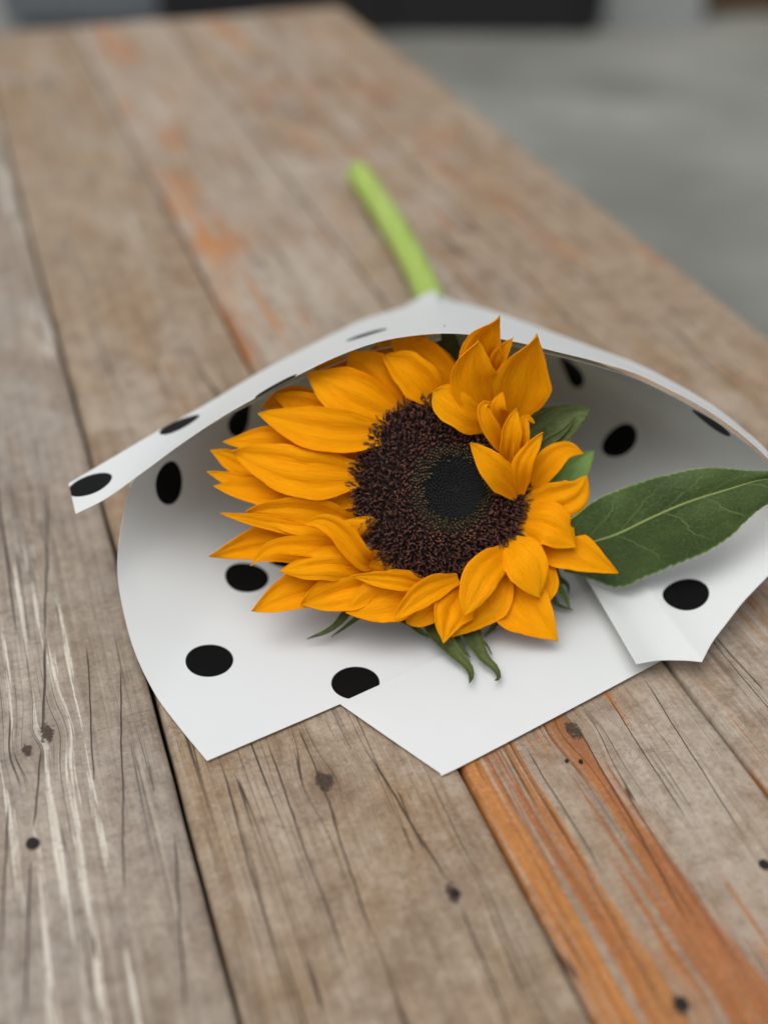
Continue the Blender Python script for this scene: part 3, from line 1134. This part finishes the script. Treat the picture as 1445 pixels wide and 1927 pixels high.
# bracts round the head: (points px, py, height above the table) and width in px
BR = [
    ([(720, 1060, .020), (655, 1150, .013), (622, 1184, .009), (577, 1203, .0055)], 24, BM),
    ([(740, 1080, .019), (682, 1152, .011), (652, 1178, .007), (623, 1199, .0045)], 15, BM),
    ([(745, 1080, .020), (745, 1140, .013), (770, 1178, .010)], 80, BM),
    ([(750, 1100, .016), (768, 1158, .009), (786, 1186, .007), (816, 1203, .005)], 22, BM),
    ([(800, 1100, .018), (820, 1180, .010), (850, 1222, .0075), (878, 1252, .006), (886, 1270, .0055), (883, 1285, .008)], 40, BM),
    ([(840, 1120, .016), (856, 1200, .008), (885, 1237, .005)], 30, BM),
    ([(860, 1110, .017), (886, 1192, .009), (908, 1236, .0075), (931, 1258, .006), (938, 1275, .006), (931, 1280, .008)], 34, BM),
    ([(870, 1120, .015), (900, 1196, .008), (916, 1214, .0065), (925, 1231, .005)], 14, BM),
    ([(935, 1110, .016), (934, 1150, .010), (930, 1176, .007), (911, 1197, .005)], 20, BM),
    ([(1020, 1060, .017), (1040, 1092, .011), (1062, 1122, .007), (1072, 1147, .005)], 18, BM2),
    ([(1020, 1080, .014), (1034, 1118, .009), (1050, 1139, .006), (1078, 1148, .005)], 16, BM),
    ([(1030, 1050, .014), (1046, 1085, .009), (1066, 1100, .007), (1070, 1118, .006)], 16, BM),
]
for i, (pts, wd, mt) in enumerate(BR):
    v, f_, uv = blade([P(*p) for p in pts], wd * 1.45 * 0.455 / FPX, 0.25, 0.15, PROF_BRACT, 18, 6, 300 + i, 0.5, Vector((0, -0.6, 0.8)))
    solid(fchild('bract', v, f_, mt, uv), 0.0004, 0.0)
# bracts standing out behind the head: (px, py, mm over the flower plane)
BR2 = [
    ([(985, 900, -8), (1010, 835, -4), (1050, 800, 0), (1112, 768, 2)], 78, BM, .25),
    ([(1000, 890, -5), (1025, 840, 1), (1060, 812, 3), (1085, 780, 4)], 30, BM, .3),
    ([(990, 800, -10), (1010, 776, -8), (1060, 769, -4), (1112, 769, 0)], 12, BM, .3),
    ([(1020, 930, -8), (1065, 900, -6), (1092, 872, -6), (1118, 848, -6)], 52, BM2, .2),
    ([(1040, 950, -6), (1095, 958, 0), (1130, 968, 3), (1162, 980, 3)], 14, BM2, .2),
    ([(1030, 970, -6), (1080, 985, -1), (1130, 1003, 2), (1164, 1004, 2)], 24, BM2, .3),
    ([(850, 740, -12), (845, 690, -12), (842, 640, -12), (836, 612, -12)], 55, BM, .1),
    ([(800, 730, -14), (800, 680, -14), (790, 640, -14)], 40, BM, .1),
    ([(1000, 700, -8), (1000, 670, -8), (975, 640, -10)], 40, BM, .1),
]
for i, (pts, wd, mt, cup) in enumerate(BR2):
    v, f_, uv = blade([F(a, b, h * .001) for a, b, h in pts], wd * 0.468 / FPX, cup, 0.1, PROF_BRACT if wd < 45 else PROF, 18, 8, 340 + i, 0.6)
    solid(fchild('bract', v, f_, mt, uv), 0.0004, 0.0)

# leaf
LM = NT('leaf_green')
uv = LM.sep(LM.coord('UV'))
u, v_ = uv[0], uv[1]
s_ = LM.math('ABSOLUTE', LM.sub(LM.mul(v_, 2.0), 1.0))
wobn = LM.noise(LM.comb(LM.mul(u, 6), LM.mul(v_, 6), 0.0), 1.0, 2, 0.5)
tv = LM.add(LM.sub(LM.mul(u, 6.5), LM.mul(LM.math('POWER', s_, 0.8), 1.25)), LM.mul(wobn, 0.5))
fr = LM.math('ABSOLUTE', LM.sub(LM.math('FRACT', tv), 0.5))
side_v = LM.mul(LM.step(fr, 0.028, 0.006), LM.step(s_, 1.0, 0.55))
mid_v = LM.step(s_, 0.030, 0.012)
obn = LM.coord('Object')
nf1 = LM.noise(obn, 900, 3, 0.65)
nf2 = LM.noise(obn, 60, 3, 0.55)
vor = LM.t.nodes.new('ShaderNodeTexVoronoi')
vor.feature = 'DISTANCE_TO_EDGE'
LM.put(vor.inputs['Vector'], obn)
vor.inputs['Scale'].default_value = 330
cell = LM.step(vor.outputs[0], 0.10, 0.0)
c = LM.mix(LM.step(nf2, 0.3, 0.7), srgb(54, 70, 34), srgb(70, 88, 44))
c = LM.mix(LM.mul(LM.step(nf1, 0.5, 0.75), 0.4), c, srgb(100, 128, 72))
c = LM.mix(LM.mul(cell, 0.18), c, srgb(92, 120, 64))
c = LM.mix(LM.mul(side_v, 0.40), c, srgb(128, 152, 88))
c = LM.mix(LM.mul(mid_v, 0.85), c, srgb(158, 172, 104))
c = LM.mix(LM.mul(LM.step(LM.math('ABSOLUTE', LM.sub(v_, 0.5)), 0.475, 0.5), 0.7), c, srgb(140, 164, 92))
spot = LM.step(LM.noise(obn, 170, 1, 0.4), 0.72, 0.76)
c = LM.mix(LM.mul(spot, 0.0), c, srgb(20, 28, 14))
LM.base(c)
LM.rough(0.62)
LM.spec(0.25)
hb = LM.sub(LM.add(LM.mul(nf1, 0.4), LM.mul(nf2, 0.3)), LM.add(LM.mul(side_v, 0.5), LM.mul(cell, 0.25)))
nb = LM.bump(hb, 0.45, 0.0009)
LM.translucent((0.09, 0.17, 0.03), 0.10, nb)
up_e = [P(1075, 975, .046), P(1120, 940, .050), P(1180, 914, .0535), P(1255, 892, .057), P(1325, 880, .0600), P(1400, 884, .0605), P(1460, 888, .061), P(1530, 900, .060), P(1600, 925, .056)]
mid_ = [P(1060, 1040, .030), P(1105, 1022, .0345), P(1160, 1004, .0375), P(1225, 973, .0430), P(1290, 945, .0480), P(1365, 921, .0530), P(1440, 901, .0575), P(1520, 905, .0585), P(1600, 926, .056)]
lo_e = [P(1060, 1075, .018), P(1120, 1092, .0135), P(1165, 1106, .0125), P(1225, 1082, .0185), P(1300, 1052, .0270), P(1370, 1014, .0360), P(1440, 950, .0480), P(1525, 932, .0530), P(1600, 927, .056)]
NTL, NS = 110, 16
ue, me_, le = catmull(up_e, NTL), catmull(mid_, NTL), catmull(lo_e, NTL)
verts, uvs = [], []
rl = random.Random(9)
ser = [rl.uniform(0.4, 1.0) for _ in range(60)]
for i in range(NTL + 1):
    t = i / NTL
    tooth = (t * 34) % 1.0
    dent = 0.05 * ser[int(t * 34) % 60] * (tooth ** 1.5) * min(1, 6 * t)
    for j in range(NS + 1):
        s = -1 + 2 * j / NS
        e = ue[i] if s < 0 else le[i]
        a = abs(s) * (1 - dent * (abs(s) ** 6))
        p = me_[i].lerp(e, a)
        wave = 0.0009 * math.sin(t * 26 + (1.5 if s > 0 else 0)) * abs(s) ** 2 + 0.0016 * math.sin(math.pi * abs(s)) * (0.6 + 0.4 * math.sin(t * 17))
        verts.append(p + fn * wave)
        uvs.append((t, (s + 1) / 2))
lf = fchild('leaf', verts, grid_faces(NTL, NS), LM.m, uvs)
solid(lf, 0.0005, 0.0)
# petiole from the stem to the leaf
pp = catmull([spts[14], P(1000, 1000, .018), P(1040, 1045, .028), P(1075, 1034, .0312), P(1105, 1022, .0340)], 20)
v, f_ = tube(pp, [0.0022 - 0.0008 * i / 20 for i in range(21)], 8)
fchild('petiole', v, f_, STM.m)
